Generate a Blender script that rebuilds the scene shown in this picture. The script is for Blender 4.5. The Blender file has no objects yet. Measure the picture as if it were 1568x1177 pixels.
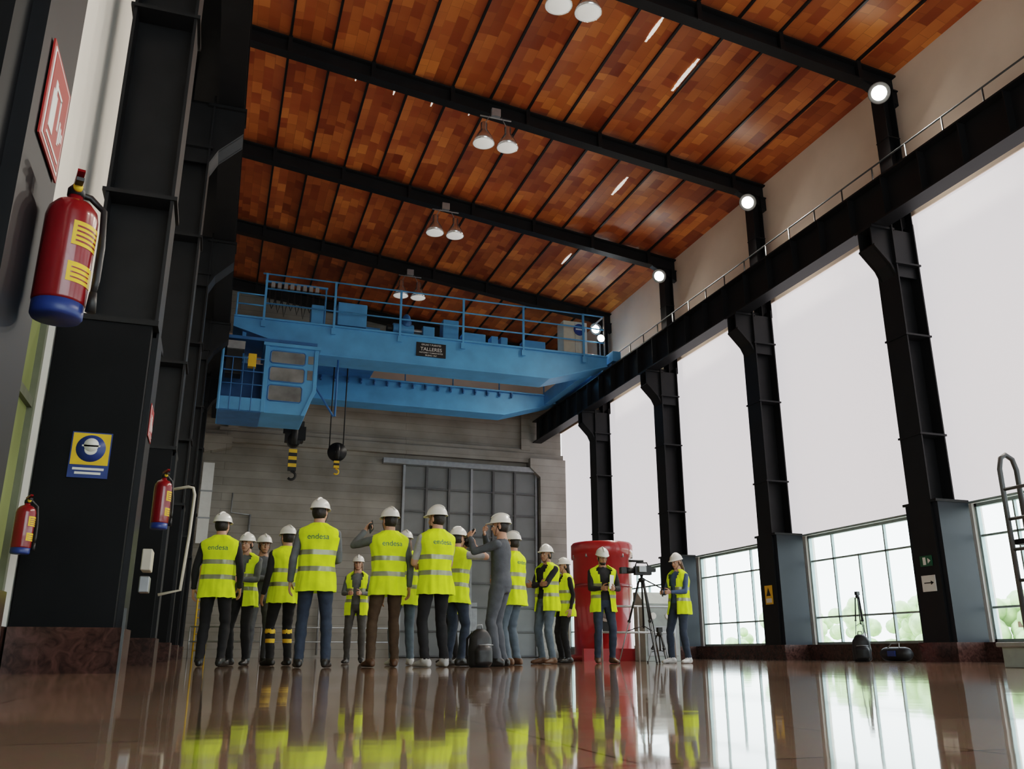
import bpy, math, random, numpy as np
from mathutils import Vector, Matrix, noise
from mathutils.bvhtree import BVHTree
import bmesh
random.seed(7)
D=bpy.data; C=bpy.context; scn=C.scene
try:
    scn.view_settings.view_transform='Filmic'
    scn.view_settings.look='Medium High Contrast'
except Exception as e: print(e)
V=Vector
# ---------------------------------------------------------------- materials
def mat(name,col,rough=.6,metal=0.,var=.12,scale=6.,bump=0.,emis=0.,ecol=None,spec=.5,coat=0.):
    m=D.materials.new(name); m.use_nodes=True; nt=m.node_tree; b=nt.nodes['Principled BSDF']
    b.inputs['Roughness'].default_value=rough; b.inputs['Metallic'].default_value=metal
    b.inputs['Specular IOR Level'].default_value=spec
    b.inputs['Coat Weight'].default_value=coat
    tc=nt.nodes.new('ShaderNodeTexCoord'); n=nt.nodes.new('ShaderNodeTexNoise')
    n.inputs['Scale'].default_value=scale; n.inputs['Detail'].default_value=5
    nt.links.new(tc.outputs['Object'],n.inputs['Vector'])
    r=nt.nodes.new('ShaderNodeValToRGB'); c=V(col[:3])
    r.color_ramp.elements[0].position=.3; r.color_ramp.elements[1].position=.7
    r.color_ramp.elements[0].color=(*(c*(1-var)),1); r.color_ramp.elements[1].color=(*[min(1,k*(1+var)) for k in c],1)
    nt.links.new(n.outputs['Fac'],r.inputs['Fac']); nt.links.new(r.outputs['Color'],b.inputs['Base Color'])
    if bump:
        bp=nt.nodes.new('ShaderNodeBump'); bp.inputs['Strength'].default_value=bump; bp.inputs['Distance'].default_value=.02
        nt.links.new(n.outputs['Fac'],bp.inputs['Height']); nt.links.new(bp.outputs['Normal'],b.inputs['Normal'])
    if emis:
        b.inputs['Emission Color'].default_value=(*(ecol or col)[:3],1); b.inputs['Emission Strength'].default_value=emis
    return m
steel=mat('dark_painted_steel',(.010,.0105,.012),.45,0,.2,3,spec=.28)
steelb=mat('dark_steel_cladding',(.006,.0065,.008),.5,.0,.2,2,spec=.14)
steelr=mat('blue_gray_steel_cladding',(.009,.013,.020),.4,.0,.2,2,spec=.26)
blue=mat('crane_blue_paint',(.09,.32,.60),.45,0,.12,1.5)
blue2=mat('crane_dark_blue',(.035,.15,.35),.45,0,.15,3)
black=mat('black_rubber',(.012,.012,.013),.5)
gray=mat('gray_metal',(.3,.31,.32),.4,.4)
dgray=mat('dark_gray_metal',(.09,.095,.10),.4,.4)
galv=mat('galvanised_metal',(.38,.39,.40),.4,.6)
white=mat('white_paint',(.72,.72,.70),.5,0,.04)
cream=mat('cream_plaster',(.76,.62,.52),.8,0,.10,.5,.1)
offw=mat('white_plaster',(.80,.76,.71),.8,0,.05,1)
red=mat('red_paint',(.34,.013,.013),.3,0,.08,4,coat=.4)
redext=mat('extinguisher_red',(.20,.007,.011),.25,0,.08,4,coat=.4)
yel=mat('safety_yellow',(.75,.46,.02),.5)
beige=mat('beige_cabinet',(.55,.51,.42),.5,0,.06)
greeng=mat('cabinet_gray_green',(.30,.34,.33),.45)
signb=mat('sign_blue',(.02,.05,.20),.4); signr=mat('sign_red',(.36,.025,.02),.4); signg=mat('sign_dark',(.01,.10,.05),.4)
frame=mat('window_frame_aluminium',(.33,.42,.42),.4,.3)
framel=mat('window_frame_dark_aluminium',(.16,.17,.12),.5,.3)
chrome=mat('reflector_metal',(.75,.75,.76),.2,.9,.03)
lampg=mat('lamp_glass',(.8,.8,.78),.15,0,.03,emis=.35,ecol=(1,.97,.9))
flood=mat('floodlight_glow',(1,1,1),.3,emis=60,ecol=(1,.95,.86))
streakm=mat('roof_glass_tile',(1,.9,.8),.3,emis=.8,ecol=(1,.93,.86))  # emissive colour painted in for the bright streaks on the ceiling
concd=mat('door_gray_panel',(.19,.195,.195),.6,0,.12,1)
concd2=mat('door_gray_rib',(.10,.10,.10),.5)
hiv=mat('hi_vis_fabric',(.56,.70,.012),.75,0,.06,12,.25,emis=.10,ecol=(.62,.8,.0))  # small emission added so the vests look bright, as if fluorescent
refl=mat('reflective_tape',(.30,.31,.20),.35,.2,.06,20)
greenink=mat('print_ink',(.02,.12,.10),.6)
helm=mat('helmet_white_plastic',(.72,.71,.68),.3,0,.02,coat=.3)
leaf=mat('foliage',(.42,.55,.30),.9,0,.3,2)
grassm=mat('outdoor_ground',(.6,.62,.52),.9,0,.15,.5)
skin1=mat('skin_light',(.50,.27,.19),.55,0,.05,20); skin2=mat('skin_tan',(.36,.19,.12),.55,0,.05,20)
hairb=mat('hair_dark',(.018,.012,.009),.5,0,.4,60,.3); hairn=mat('hair_brown',(.10,.05,.025),.5,0,.4,60,.3)
eyew=mat('eye_white',(.7,.7,.68),.2); eyed=mat('eye_dark',(.02,.015,.01),.1); lips=mat('lips',(.36,.13,.10),.5)
def cloth(n,c): return mat(n,c,.85,0,.15,14,.3)
jeans=cloth('denim',(.028,.042,.068)); jeansl=cloth('denim_light',(.09,.12,.15)); trb=cloth('trousers_black',(.010,.010,.012))
trbr=cloth('trousers_brown',(.07,.042,.023)); trg=cloth('trousers_gray',(.08,.08,.08)); overall=cloth('overall_gray',(.075,.083,.098))
shw=cloth('shirt_white',(.34,.34,.35)); shb=cloth('shirt_black',(.015,.015,.018)); shbl=cloth('shirt_blue',(.06,.10,.19)); shg=cloth('shirt_gray',(.12,.13,.14))
shoeb=mat('shoe_black',(.015,.014,.013),.4); shoebr=mat('shoe_brown',(.10,.05,.025),.5); shoew=mat('shoe_white',(.5,.5,.5),.5)

def nodes(m):
    m.use_nodes=True; return m.node_tree, m.node_tree.nodes['Principled BSDF']
blind=mat('self_lit_blind',(.78,.74,.77),.8,0,.015,.3,emis=.90,ecol=(1,.945,.975))  # opaque; emission stands in for daylight coming through the blinds
# floor
floorm=D.materials.new('polished_terrazzo'); nt,b=nodes(floorm)
tc=nt.nodes.new('ShaderNodeTexCoord')
br=nt.nodes.new('ShaderNodeTexBrick'); br.offset=0; br.inputs['Scale'].default_value=1
br.inputs['Brick Width'].default_value=.6; br.inputs['Row Height'].default_value=.6; br.inputs['Mortar Size'].default_value=.004
br.inputs['Color1'].default_value=(.33,.225,.16,1); br.inputs['Color2'].default_value=(.42,.295,.215,1); br.inputs['Mortar'].default_value=(.14,.10,.07,1)
nt.links.new(tc.outputs['Object'],br.inputs['Vector'])
n1=nt.nodes.new('ShaderNodeTexNoise'); n1.inputs['Scale'].default_value=45; n1.inputs['Detail'].default_value=4
nt.links.new(tc.outputs['Object'],n1.inputs['Vector'])
mx=nt.nodes.new('ShaderNodeMix'); mx.data_type='RGBA'; mx.blend_type='MULTIPLY'; mx.inputs[0].default_value=.5
nt.links.new(br.outputs['Color'],mx.inputs[6]); nt.links.new(n1.outputs['Color'],mx.inputs[7]); nt.links.new(mx.outputs[2],b.inputs['Base Color'])
n2=nt.nodes.new('ShaderNodeTexNoise'); n2.inputs['Scale'].default_value=3.0; n2.inputs['Detail'].default_value=2
nt.links.new(tc.outputs['Object'],n2.inputs['Vector'])
bp=nt.nodes.new('ShaderNodeBump'); bp.inputs['Strength'].default_value=.05; bp.inputs['Distance'].default_value=.012
nt.links.new(n2.outputs['Fac'],bp.inputs['Height']); nt.links.new(bp.outputs['Normal'],b.inputs['Normal'])
b.inputs['Roughness'].default_value=.05; b.inputs['Specular IOR Level'].default_value=.6
# granite
gran=D.materials.new('red_granite'); nt,b=nodes(gran)
tc=nt.nodes.new('ShaderNodeTexCoord'); vo=nt.nodes.new('ShaderNodeTexNoise'); vo.inputs['Scale'].default_value=9; vo.inputs['Detail'].default_value=8; vo.inputs['Distortion'].default_value=1.5
nt.links.new(tc.outputs['Object'],vo.inputs['Vector']); r=nt.nodes.new('ShaderNodeValToRGB')
r.color_ramp.elements[0].position=.35; r.color_ramp.elements[0].color=(.03,.014,.011,1); r.color_ramp.elements[1].position=.8; r.color_ramp.elements[1].color=(.11,.055,.045,1)
nt.links.new(vo.outputs['Fac'],r.inputs['Fac']); nt.links.new(r.outputs['Color'],b.inputs['Base Color']); b.inputs['Roughness'].default_value=.2
# ceiling tiles
tile=D.materials.new('terracotta_ceiling_tile'); nt,b=nodes(tile)
tc=nt.nodes.new('ShaderNodeTexCoord'); sp=nt.nodes.new('ShaderNodeSeparateXYZ'); cb=nt.nodes.new('ShaderNodeCombineXYZ')
nt.links.new(tc.outputs['Object'],sp.inputs[0]); nt.links.new(sp.outputs['Y'],cb.inputs['X']); nt.links.new(sp.outputs['X'],cb.inputs['Y'])
def brick(w,h,c1,c2,off=.5,mo=.006):
    q=nt.nodes.new('ShaderNodeTexBrick'); q.offset=off; q.inputs['Scale'].default_value=1; q.inputs['Brick Width'].default_value=w; q.inputs['Row Height'].default_value=h
    q.inputs['Mortar Size'].default_value=mo; q.inputs['Color1'].default_value=c1; q.inputs['Color2'].default_value=c2; q.inputs['Mortar'].default_value=(c1[0]*.6,c1[1]*.6,c1[2]*.6,1)
    nt.links.new(cb.outputs[0],q.inputs['Vector']); return q
q1=brick(.5,.26,(.92,.345,.085,1),(.52,.14,.04,1)); q2=brick(1.5,.52,(1,1,1,1),(.50,.40,.36,1),.35,0)
mx=nt.nodes.new('ShaderNodeMix'); mx.data_type='RGBA'; mx.blend_type='MULTIPLY'; mx.inputs[0].default_value=1
nt.links.new(q1.outputs['Color'],mx.inputs[6]); nt.links.new(q2.outputs['Color'],mx.inputs[7])
n3=nt.nodes.new('ShaderNodeTexNoise'); n3.inputs['Scale'].default_value=.45; n3.inputs['Detail'].default_value=3; nt.links.new(tc.outputs['Object'],n3.inputs['Vector'])
rr=nt.nodes.new('ShaderNodeValToRGB'); rr.color_ramp.elements[0].position=.35; rr.color_ramp.elements[0].color=(.72,.62,.58,1); rr.color_ramp.elements[1].position=.65; rr.color_ramp.elements[1].color=(1,1,1,1)
nt.links.new(n3.outputs['Fac'],rr.inputs['Fac'])
mx2=nt.nodes.new('ShaderNodeMix'); mx2.data_type='RGBA'; mx2.blend_type='MULTIPLY'; mx2.inputs[0].default_value=1
nt.links.new(mx.outputs[2],mx2.inputs[6]); nt.links.new(rr.outputs['Color'],mx2.inputs[7]); nt.links.new(mx2.outputs[2],b.inputs['Base Color'])
b.inputs['Roughness'].default_value=.42; b.inputs['Specular IOR Level'].default_value=.4
# concrete back wall
conc=D.materials.new('board_formed_concrete'); nt,b=nodes(conc)
tc=nt.nodes.new('ShaderNodeTexCoord'); sp=nt.nodes.new('ShaderNodeSeparateXYZ'); cb=nt.nodes.new('ShaderNodeCombineXYZ')
nt.links.new(tc.outputs['Object'],sp.inputs[0]); nt.links.new(sp.outputs['X'],cb.inputs['X']); nt.links.new(sp.outputs['Z'],cb.inputs['Y'])
q=brick(14.,.30,(.37,.345,.31,1),(.31,.29,.262,1),.5,.009); q.inputs['Mortar'].default_value=(.23,.215,.195,1)
n4=nt.nodes.new('ShaderNodeTexNoise'); n4.inputs['Scale'].default_value=.8; n4.inputs['Detail'].default_value=8; nt.links.new(tc.outputs['Object'],n4.inputs['Vector'])
rr=nt.nodes.new('ShaderNodeValToRGB'); rr.color_ramp.elements[0].position=.3; rr.color_ramp.elements[0].color=(.66,.64,.61,1); rr.color_ramp.elements[1].position=.65; rr.color_ramp.elements[1].color=(1,1,1,1)
nt.links.new(n4.outputs['Fac'],rr.inputs['Fac'])
mx=nt.nodes.new('ShaderNodeMix'); mx.data_type='RGBA'; mx.blend_type='MULTIPLY'; mx.inputs[0].default_value=1
nt.links.new(q.outputs['Color'],mx.inputs[6]); nt.links.new(rr.outputs['Color'],mx.inputs[7]); nt.links.new(mx.outputs[2],b.inputs['Base Color']); b.inputs['Roughness'].default_value=.85
# glass
glass=D.materials.new('window_glass'); glass.use_nodes=True; nt=glass.node_tree; nt.nodes.clear()
o=nt.nodes.new('ShaderNodeOutputMaterial'); t=nt.nodes.new('ShaderNodeBsdfTransparent'); g=nt.nodes.new('ShaderNodeBsdfGlossy'); g.inputs['Roughness'].default_value=.02
t.inputs['Color'].default_value=(.93,.98,.98,1); ms=nt.nodes.new('ShaderNodeMixShader'); ms.inputs[0].default_value=.07
nt.links.new(t.outputs[0],ms.inputs[1]); nt.links.new(g.outputs[0],ms.inputs[2]); nt.links.new(ms.outputs[0],o.inputs[0])
glassg=mat('green_tinted_glass',(.16,.18,.075),.5,0,.35,.8,emis=.08,ecol=(.5,.55,.2),spec=.08)  # opaque panes; faint emission stands in for light from the room behind
glassd=mat('cab_glass',(.20,.21,.21),.08,0,.3,2)

# ---------------------------------------------------------------- mesh builder
class MB:
    def __init__(s): s.v=[];s.f=[];s.m=[];s.sm=[];s.mats=[]
    def mi(s,m):
        if m not in s.mats: s.mats.append(m)
        return s.mats.index(m)
    def add(s,vs,fs,m,smooth=False,M=None):
        o=len(s.v)
        if M is not None:
            vs=[M@V(v) for v in vs]
            if M.determinant()<0: fs=[tuple(reversed(f)) for f in fs]
        s.v+=[tuple(v) for v in vs]; s.f+=[tuple(i+o for i in f) for f in fs]
        if isinstance(m,list): s.m+=[s.mi(k) for k in m]
        else: s.m+=[s.mi(m)]*len(fs)
        s.sm+=[smooth]*len(fs)
    def box(s,x0,x1,y0,y1,z0,z1,m,M=None):
        vs=[(x,y,z) for x in(x0,x1) for y in(y0,y1) for z in(z0,z1)]
        s.add(vs,[(0,1,3,2),(4,6,7,5),(0,4,5,1),(2,3,7,6),(0,2,6,4),(1,5,7,3)],m,False,M)
    def prism(s,poly,ax,a,b_,m,M=None):
        def P(u,w,t): return {'y':(u,t,w),'x':(t,u,w),'z':(u,w,t)}[ax]
        n=len(poly); vs=[P(u,w,a) for u,w in poly]+[P(u,w,b_) for u,w in poly]
        fs=[tuple(range(n)),tuple(range(2*n-1,n-1,-1))]+[(i,(i+1)%n+0,(i+1)%n+n,i+n) for i in range(n)]
        s.add(vs,fs,m,False,M)
    def loft(s,secs,m,n=16,smooth=True,M=None):
        vs=[];fs=[]
        for c,u,w in secs:
            for i in range(n):
                a=2*math.pi*i/n; vs.append(c+u*math.cos(a)+w*math.sin(a))
        for k in range(len(secs)-1):
            for i in range(n):
                j=(i+1)%n; fs.append((k*n+i,k*n+j,(k+1)*n+j,(k+1)*n+i))
        fs.append(tuple(reversed(range(n)))); fs.append(tuple(range((len(secs)-1)*n,len(secs)*n)))
        s.add(vs,fs,m,smooth,M)
    def cyl(s,p0,p1,r0,m,r1=None,n=14,M=None):
        p0=V(p0);p1=V(p1); r1=r0 if r1 is None else r1
        d=(p1-p0).normalized(); u=d.orthogonal().normalized(); w=d.cross(u)
        s.loft([(p0,u*r0,w*r0),(p1,u*r1,w*r1)],m,n,True,M)
    def tube(s,pts,r,m,n=8,M=None):
        pts=[V(p) for p in pts]; secs=[]; u=None
        for i,p in enumerate(pts):
            a=pts[max(i-1,0)]; b=pts[min(i+1,len(pts)-1)]; d=(b-a).normalized()
            u=d.orthogonal().normalized() if u is None else (u-d*u.dot(d)).normalized()
            w=d.cross(u); secs.append((p,u*r,w*r))
        s.loft(secs,m,n,True,M)
    def lathe(s,prof,c,m,n=24,M=None,axis='z'):
        c=V(c); secs=[]
        A={'z':(V((1,0,0)),V((0,1,0)),V((0,0,1))),'y':(V((1,0,0)),V((0,0,1)),V((0,1,0))),'x':(V((0,1,0)),V((0,0,1)),V((1,0,0)))}[axis]
        for r,z in prof: secs.append((c+A[2]*z,A[0]*max(r,1e-4),A[1]*max(r,1e-4)))
        s.loft(secs,m,n,True,M)
    def ell(s,c,r,m,nu=16,nv=10,M=None):
        c=V(c); secs=[]
        for k in range(nv+1):
            a=math.pi*k/nv; q=max(math.sin(a),.02)
            secs.append((c+V((0,0,-r[2]*math.cos(a))),V((r[0]*q,0,0)),V((0,r[1]*q,0))))
        s.loft(secs,m,nu,True,M)
    def build(s,name,bevel=0,parent=None,fix=True):
        me=D.meshes.new(name); me.from_pydata(s.v,[],s.f)
        for m in s.mats: me.materials.append(m)
        me.polygons.foreach_set('material_index',s.m); me.polygons.foreach_set('use_smooth',s.sm); me.update()
        if fix:
            bm=bmesh.new(); bm.from_mesh(me); bmesh.ops.recalc_face_normals(bm,faces=bm.faces); bm.to_mesh(me); bm.free()
        ob=D.objects.new(name,me); scn.collection.objects.link(ob)
        if bevel:
            bv=ob.modifiers.new('bevel','BEVEL'); bv.width=bevel; bv.segments=2; bv.limit_method='ANGLE'
        if parent: ob.parent=parent
        return ob
def remesh(mb,voxel,it):
    me=D.meshes.new('t'); me.from_pydata(mb.v,[],mb.f)
    bm=bmesh.new(); bm.from_mesh(me); bmesh.ops.recalc_face_normals(bm,faces=bm.faces); bm.to_mesh(me); bm.free()
    ob=D.objects.new('t',me); scn.collection.objects.link(ob)
    r=ob.modifiers.new('r','REMESH'); r.mode='VOXEL'; r.voxel_size=voxel
    q=ob.modifiers.new('s','SMOOTH'); q.factor=.5; q.iterations=it
    ev=ob.evaluated_get(C.evaluated_depsgraph_get()); m2=D.meshes.new_from_object(ev)
    vs=np.empty(len(m2.vertices)*3); m2.vertices.foreach_get('co',vs); vs=vs.reshape(-1,3)
    ns=np.empty(len(m2.vertices)*3); m2.vertices.foreach_get('normal',ns); ns=ns.reshape(-1,3)
    fs=[tuple(p.vertices) for p in m2.polygons]
    D.objects.remove(ob); D.meshes.remove(me); D.meshes.remove(m2)
    return vs,ns,fs

# ================================================================ BUILDING
XL,XR=-1.5,13.9; YB=34.6; YF=-9.0
COLY=[3.15+5.2*i for i in range(-2,7)]
COLY[2]=2.95
BAYS=[(COLY[i],COLY[i+1]) for i in range(len(COLY)-1)]
zb=lambda x:14.25-.122*(x+.3)      # underside of roof beams
zd=lambda x:zb(x)+.5               # roof deck
m=MB(); m.box(XL-.3,XR+.3,YF-.3,YB+.3,-.2,0,floorm); m.build('floor')
# ceiling: shallow terracotta vault panels
m=MB(); NP=15; w=(XR-XL)/NP
for i in range(NP):
    x0=XL+i*w; vs=[];fs=[]; k=6
    for j in range(k+1):
        t=j/k; x=x0+w*t; z=zd(x)+.07*math.sin(math.pi*t)
        vs+=[(x,YF,z),(x,YB+.1,z)]
    for j in range(k): fs.append((2*j,2*j+1,2*j+3,2*j+2))
    m.add(vs,fs,tile,True)
m.prism([(XL-.3,zd(XL)+.2),(XR+.3,zd(XR)+.2),(XR+.3,zd(XR)+.4),(XL-.3,zd(XL)+.4)],'y',YF-.2,YB+.3,offw)
m.build('ceiling',fix=False)
m=MB()
for i in range(1,NP):
    x=XL+i*w; m.box(x-.028,x+.028,YF,YB,zd(x)-.05,zd(x)+.06,steel)
m.build('roof_purlins')
m=MB()
def streak(i,t,y,L,wd):  # streak of light put on a vault as thin glowing strips
    x=XL+(i+t)*w; z=zd(x)+.07*math.sin(math.pi*t)-.012
    n=7
    for k in range(n):
        q=wd*.5*(.35+.65*math.sin(math.pi*(k+.5)/n)); m.box(x-q,x+q,y+L*k/n,y+L*(k+.92)/n,z-.004,z+.004,streakm)
for i,t,y,L,wd in [(9,.6,14.2,.9,.10),(10,.9,15.0,1.3,.13),(11,.6,20.3,1.1,.12),(11,.9,25.4,.9,.10),(3,.7,19.2,.5,.06),(4,.7,19.2,.6,.06),(5,.7,19.2,.6,.06),(6,.7,19.2,.5,.06)]: streak(i,t,y,L,wd)
m.build('ceiling_glow_streaks')
# roof beams
for i,y in enumerate(COLY[1:]):
    m=MB()
    def pr(z0,z1,ya,yb_): m.prism([(XL,zb(XL)+z0),(XR,zb(XR)+z0),(XR,zb(XR)+z1),(XL,zb(XL)+z1)],'y',ya,yb_,steel)
    pr(0,.03,y-.14,y+.14); pr(.40,.44,y-.14,y+.14); pr(.03,.40,y-.012,y+.012)
    for j in range(1,NP):
        x=XL+j*w
        if j%2==0: m.box(x-.012,x+.012,y-.13,y+.13,zb(x)+.03,zb(x)+.42,steel); m.box(x-.05,x+.05,y-.16,y-.12,zb(x)-.0,zb(x)+.46,steel)
    for xx,sg in((XR,-1),(XL,1)):
        m.prism([(xx,zb(xx)),(xx+sg*.9,zb(xx+sg*.9)),(xx,zb(xx)-.35)],'y',y-.1,y+.1,steel)
    m.build('roof_beam')
# columns
def column(side,y):
    inner= -.7 if side<0 else 13.0
    o=side; X=lambda d: inner+o*d     # d outward distance
    def bx(mm,d0,d1,ya,yb_,z0,z1,mt): a,b_=sorted((X(d0),X(d1))); mm.box(a,b_,ya,yb_,z0,z1,mt)
    m=MB()
    zt=9.0; hw=.25 if side<0 else .29
    bx(m,0,.03,y-hw,y+hw,2.9,zt,steel); bx(m,.57,.6,y-hw,y+hw,2.9,zt,steel); bx(m,.03,.57,y-.02,y+.02,2.9,zt,steel)
    for z in (4.3,6.4,8.0): bx(m,-.03,.63,y-hw-.02,y+hw+.02,z,z+.04,steel)
    P=[(X(.0),7.75),(X(-.12),8.0),(X(-.48),8.38),(X(-.48),8.84),(X(.6),8.84),(X(.6),7.75)]
    for yy in(-.2,.17): m.prism(P,'y',y+yy,y+yy+.03,steel)
    bx(m,-.5,.1,y-.26,y+.26,8.80,8.85,steel)
    m.prism([(X(0),7.75),(X(-.12),8.0),(X(-.48),8.38),(X(-.46),8.42),(X(-.1),8.06),(X(.03),7.8)],'y',y-.24,y+.24,steel)
    zt2=zb(X(.6))+.02
    bx(m,.38,.40,y-.18,y+.18,8.84,zt2,steel); bx(m,.68,.70,y-.18,y+.18,8.84,zt2,steel); bx(m,.40,.68,y-.01,y+.01,8.84,zt2,steel)
    for z in (9.9,11.2): bx(m,.37,.71,y-.19,y+.19,z,z+.02,steel)
    d1=.78; cl=steelb if side<0 else steelr
    bx(m,.03,d1,y-.42,y+.42,.35,2.95,cl)
    bx(m,-.02,.03,y-hw,y+hw,.35,2.95,steel); bx(m,-.02,d1,y-.44,y+.44,2.95,3.0,steel)
    bx(m,-.04,d1,y-.47,y+.47,0,.35,gran)
    return m.build('steel_column')
for y in COLY[1:-1]:
    column(-1,y); column(1,y)
# crane runway beams
for cx,sg in((-.45,-1),(12.75,1)):
    m=MB(); y0,y1=YF+.1,YB-.1
    m.box(cx-.2,cx+.2,y0,y1,8.86,8.90,steel); m.box(cx-.2,cx+.2,y0,y1,9.78,9.82,steel); m.box(cx-.015,cx+.015,y0,y1,8.9,9.78,steel)
    m.box(cx-.04,cx+.04,y0,y1,9.82,9.92,dgray)
    yy=y0
    while yy<y1:
        m.box(cx-.19,cx+.19,yy-.012,yy+.012,8.9,9.78,steel); yy+=1.04
    a,b_=sorted((cx+sg*.2,cx+sg*.85)); m.box(a,b_,y0,y1,9.72,9.76,steel)
    m.build('crane_runway_beam')
    m=MB(); hx=cx+sg*.62
    if sg>0:
        yy=y0
        while yy<y1: m.cyl((hx,yy,9.76),(hx,yy,10.75),.02,dgray,n=6); yy+=1.04
        for z in(10.75,10.4): m.cyl((hx,y0,z),(hx,y1,z),.022,dgray,n=6)
        m.build('walkway_handrail')
# right wall
m=MB()
m.box(XR,XR+.25,YF,YB,9.4,zd(XR)+.15,cream)
m.box(XR,XR+.25,YF,YB,0,.35,gran); m.box(XR-.30,XR,YF,YB,0,.35,gran)
for y in COLY: m.box(XR,XR+.25,y-.38,y+.38,.35,2.95,offw)
m.box(XR+.1,XR+.25,YF,YB,2.98,9.4,offw)
m.build('wall_right')
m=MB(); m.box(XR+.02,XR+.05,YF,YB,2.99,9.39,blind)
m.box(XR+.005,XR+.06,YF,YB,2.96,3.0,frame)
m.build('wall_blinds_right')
for k,(a,b_) in enumerate(BAYS):
    m=MB(); a+=.40;b_-=.40; x=XR+.08
    m.add([(x,a,.35),(x,b_,.35),(x,b_,2.95),(x,a,2.95)],[(0,1,2,3)],glass)
    m.box(x-.04,x+.05,a,b_,2.88,2.95,frame); m.box(x-.04,x+.05,a,b_,.35,.41,frame); m.box(x-.04,x+.05,a,a+.05,.35,2.95,frame); m.box(x-.04,x+.05,b_-.05,b_,.35,2.95,frame)
    for z in(.98,2.32): m.box(x-.03,x+.04,a,b_,z-.02,z+.02,frame)
    n=5
    for i in range(1,n): yy=a+(b_-a)*i/n; m.box(x-.03,x+.04,yy-.018,yy+.018,.41,2.32 if i%2 else 2.9,frame)
    m.build('window_%d'%(k+1),fix=False)
# left wall
m=MB(); m.box(XL-.25,XL,YF,YB,2.95,zd(XL)+.15,offw); m.box(XL-.25,XL,YF,YB,0,.35,gran)
for y in COLY: m.box(XL-.25,XL,y-.42,y+.42,.35,2.95,offw)
m.build('wall_left')
for k,(a,b_) in enumerate(BAYS):
    m=MB(); a+=.42;b_-=.42; x=XL-.1
    m.box(x-.02,x,a,b_,.35,2.95,glassg)
    m.box(x-.04,x+.05,a,b_,2.87,2.95,framel); m.box(x-.04,x+.05,a,b_,.35,.43,framel); m.box(x-.04,x+.05,a,a+.08,.35,2.95,framel); m.box(x-.04,x+.05,b_-.08,b_,.35,2.95,framel)
    m.box(x-.03,x+.04,a,b_,2.1,2.18,framel)
    for i in range(1,4): yy=a+(b_-a)*i/4; m.box(x-.03,x+.04,yy-.03,yy+.03,.41,2.9,framel)
    m.build('window_%d'%(k+11))
# front wall (behind camera) with unseen glazing added for fill light
m=MB(); m.box(XL,1,YF-.25,YF,0,zd(XL)+.1,offw); m.box(12,XR,YF-.25,YF,0,zd(XL)+.1,offw); m.box(1,12,YF-.25,YF,9,zd(XL)+.1,offw); m.box(1,12,YF-.25,YF,0,.4,gran)
m.build('wall_front')
m=MB(); m.add([(1,YF-.1,.4),(12,YF-.1,.4),(12,YF-.1,9),(1,YF-.1,9)],[(0,1,2,3)],glass)  # added opening behind the camera, lets sky light onto the people
for i in range(12): m.box(1+i-.03,1+i+.03,YF-.14,YF-.04,.4,9,frame)
for z in(.45,2,4,6,8.95): m.box(1,12,YF-.14,YF-.04,z-.03,z+.03,frame)
m.build('window_21',fix=False)
# back wall
m=MB()
m.box(XL,XR,YB,YB+.3,0,zd(XL)+.1,conc)
m.box(XL,XR,YB-.25,YB,7.95,8.35,conc); m.box(-.3,12.6,YB-.15,YB,8.35,8.55,conc); m.box(XL,XR,YB-.12,YB,10.75,12.4,cream)
m.prism([(XR,0),(XR,8.1),(12.3,8.1),(12.3,7.7),(12.75,7.3),(12.75,0)],'y',YB-.5,YB-.001,conc)
m.prism([(XL,0),(-.9,0),(-.9,7.4),(.2,7.7),(.2,8.15),(XL,8.15)],'y',YB-.5,YB-.001,conc)
for x in (.2,12.2): m.box(x-.2,x+.2,YB-.2,YB,8.5,11,conc)
m.build('wall_back')
m=MB(); x0,x1,zt=6.95,12.65,7.5
m.box(x0,x1,YB-.16,YB-.1,.02,zt,concd)
nx=6;nz=8
for i in range(nx+1): xx=x0+(x1-x0)*i/nx; m.box(xx-.05,xx+.05,YB-.24,YB-.1,.02,zt,concd2 if i%3 else gray)
for j in range(nz+1): z=.05+(zt-.05)*j/nz; m.box(x0,x1,YB-.22,YB-.1,z-.035,z+.035,concd2)
m.box(x0-.9,x1+.05,YB-.4,YB-.1,zt,zt+.22,gray)
m.box(9.2,10.1,YB-.2,YB-.17,.05,2.1,gray)
m.build('door_1',bevel=.01)
m=MB()
for z in (.55,1.05): m.cyl((-.6,YB-1.2,z),(6.6,YB-1.2,z),.025,galv,n=8)
for i in range(7): m.cyl((-.6+i*1.2,YB-1.2,0),(-.6+i*1.2,YB-1.2,1.05),.025,galv,n=8)
m.build('guard_railing')
m=MB()
for x in(-.45,-.05): m.cyl((x,YB-.75,0),(x,YB-.6,3.2),.03,yel)
for i in range(11): m.cyl((-.45,YB-.74+.0047*i*3,.25+.28*i),(-.05,YB-.74+.0047*i*3,.25+.28*i),.018,yel,n=8)
m.build('yellow_ladder')
m=MB(); m.box(-.75,-.35,YB-.62,YB-.5,4.0,7.0,white)
for z in(4.9,5.9): m.box(-.78,-.32,YB-.63,YB-.6,z,z+.06,gray)
m.build('wall_panel')
m=MB()
m.cyl((1.1,YB-.06,3.2),(1.1,YB-.06,5.2),.04,gray); m.tube([(1.1,YB-.06,5.2),(.4,YB-.06,5.25),(.4,YB-.06,6)],.03,gray)
m.cyl((3.9,YB-.1,.1),(3.9,YB-.1,2.4),.04,gray)
m.build('conduit_pipes')

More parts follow.
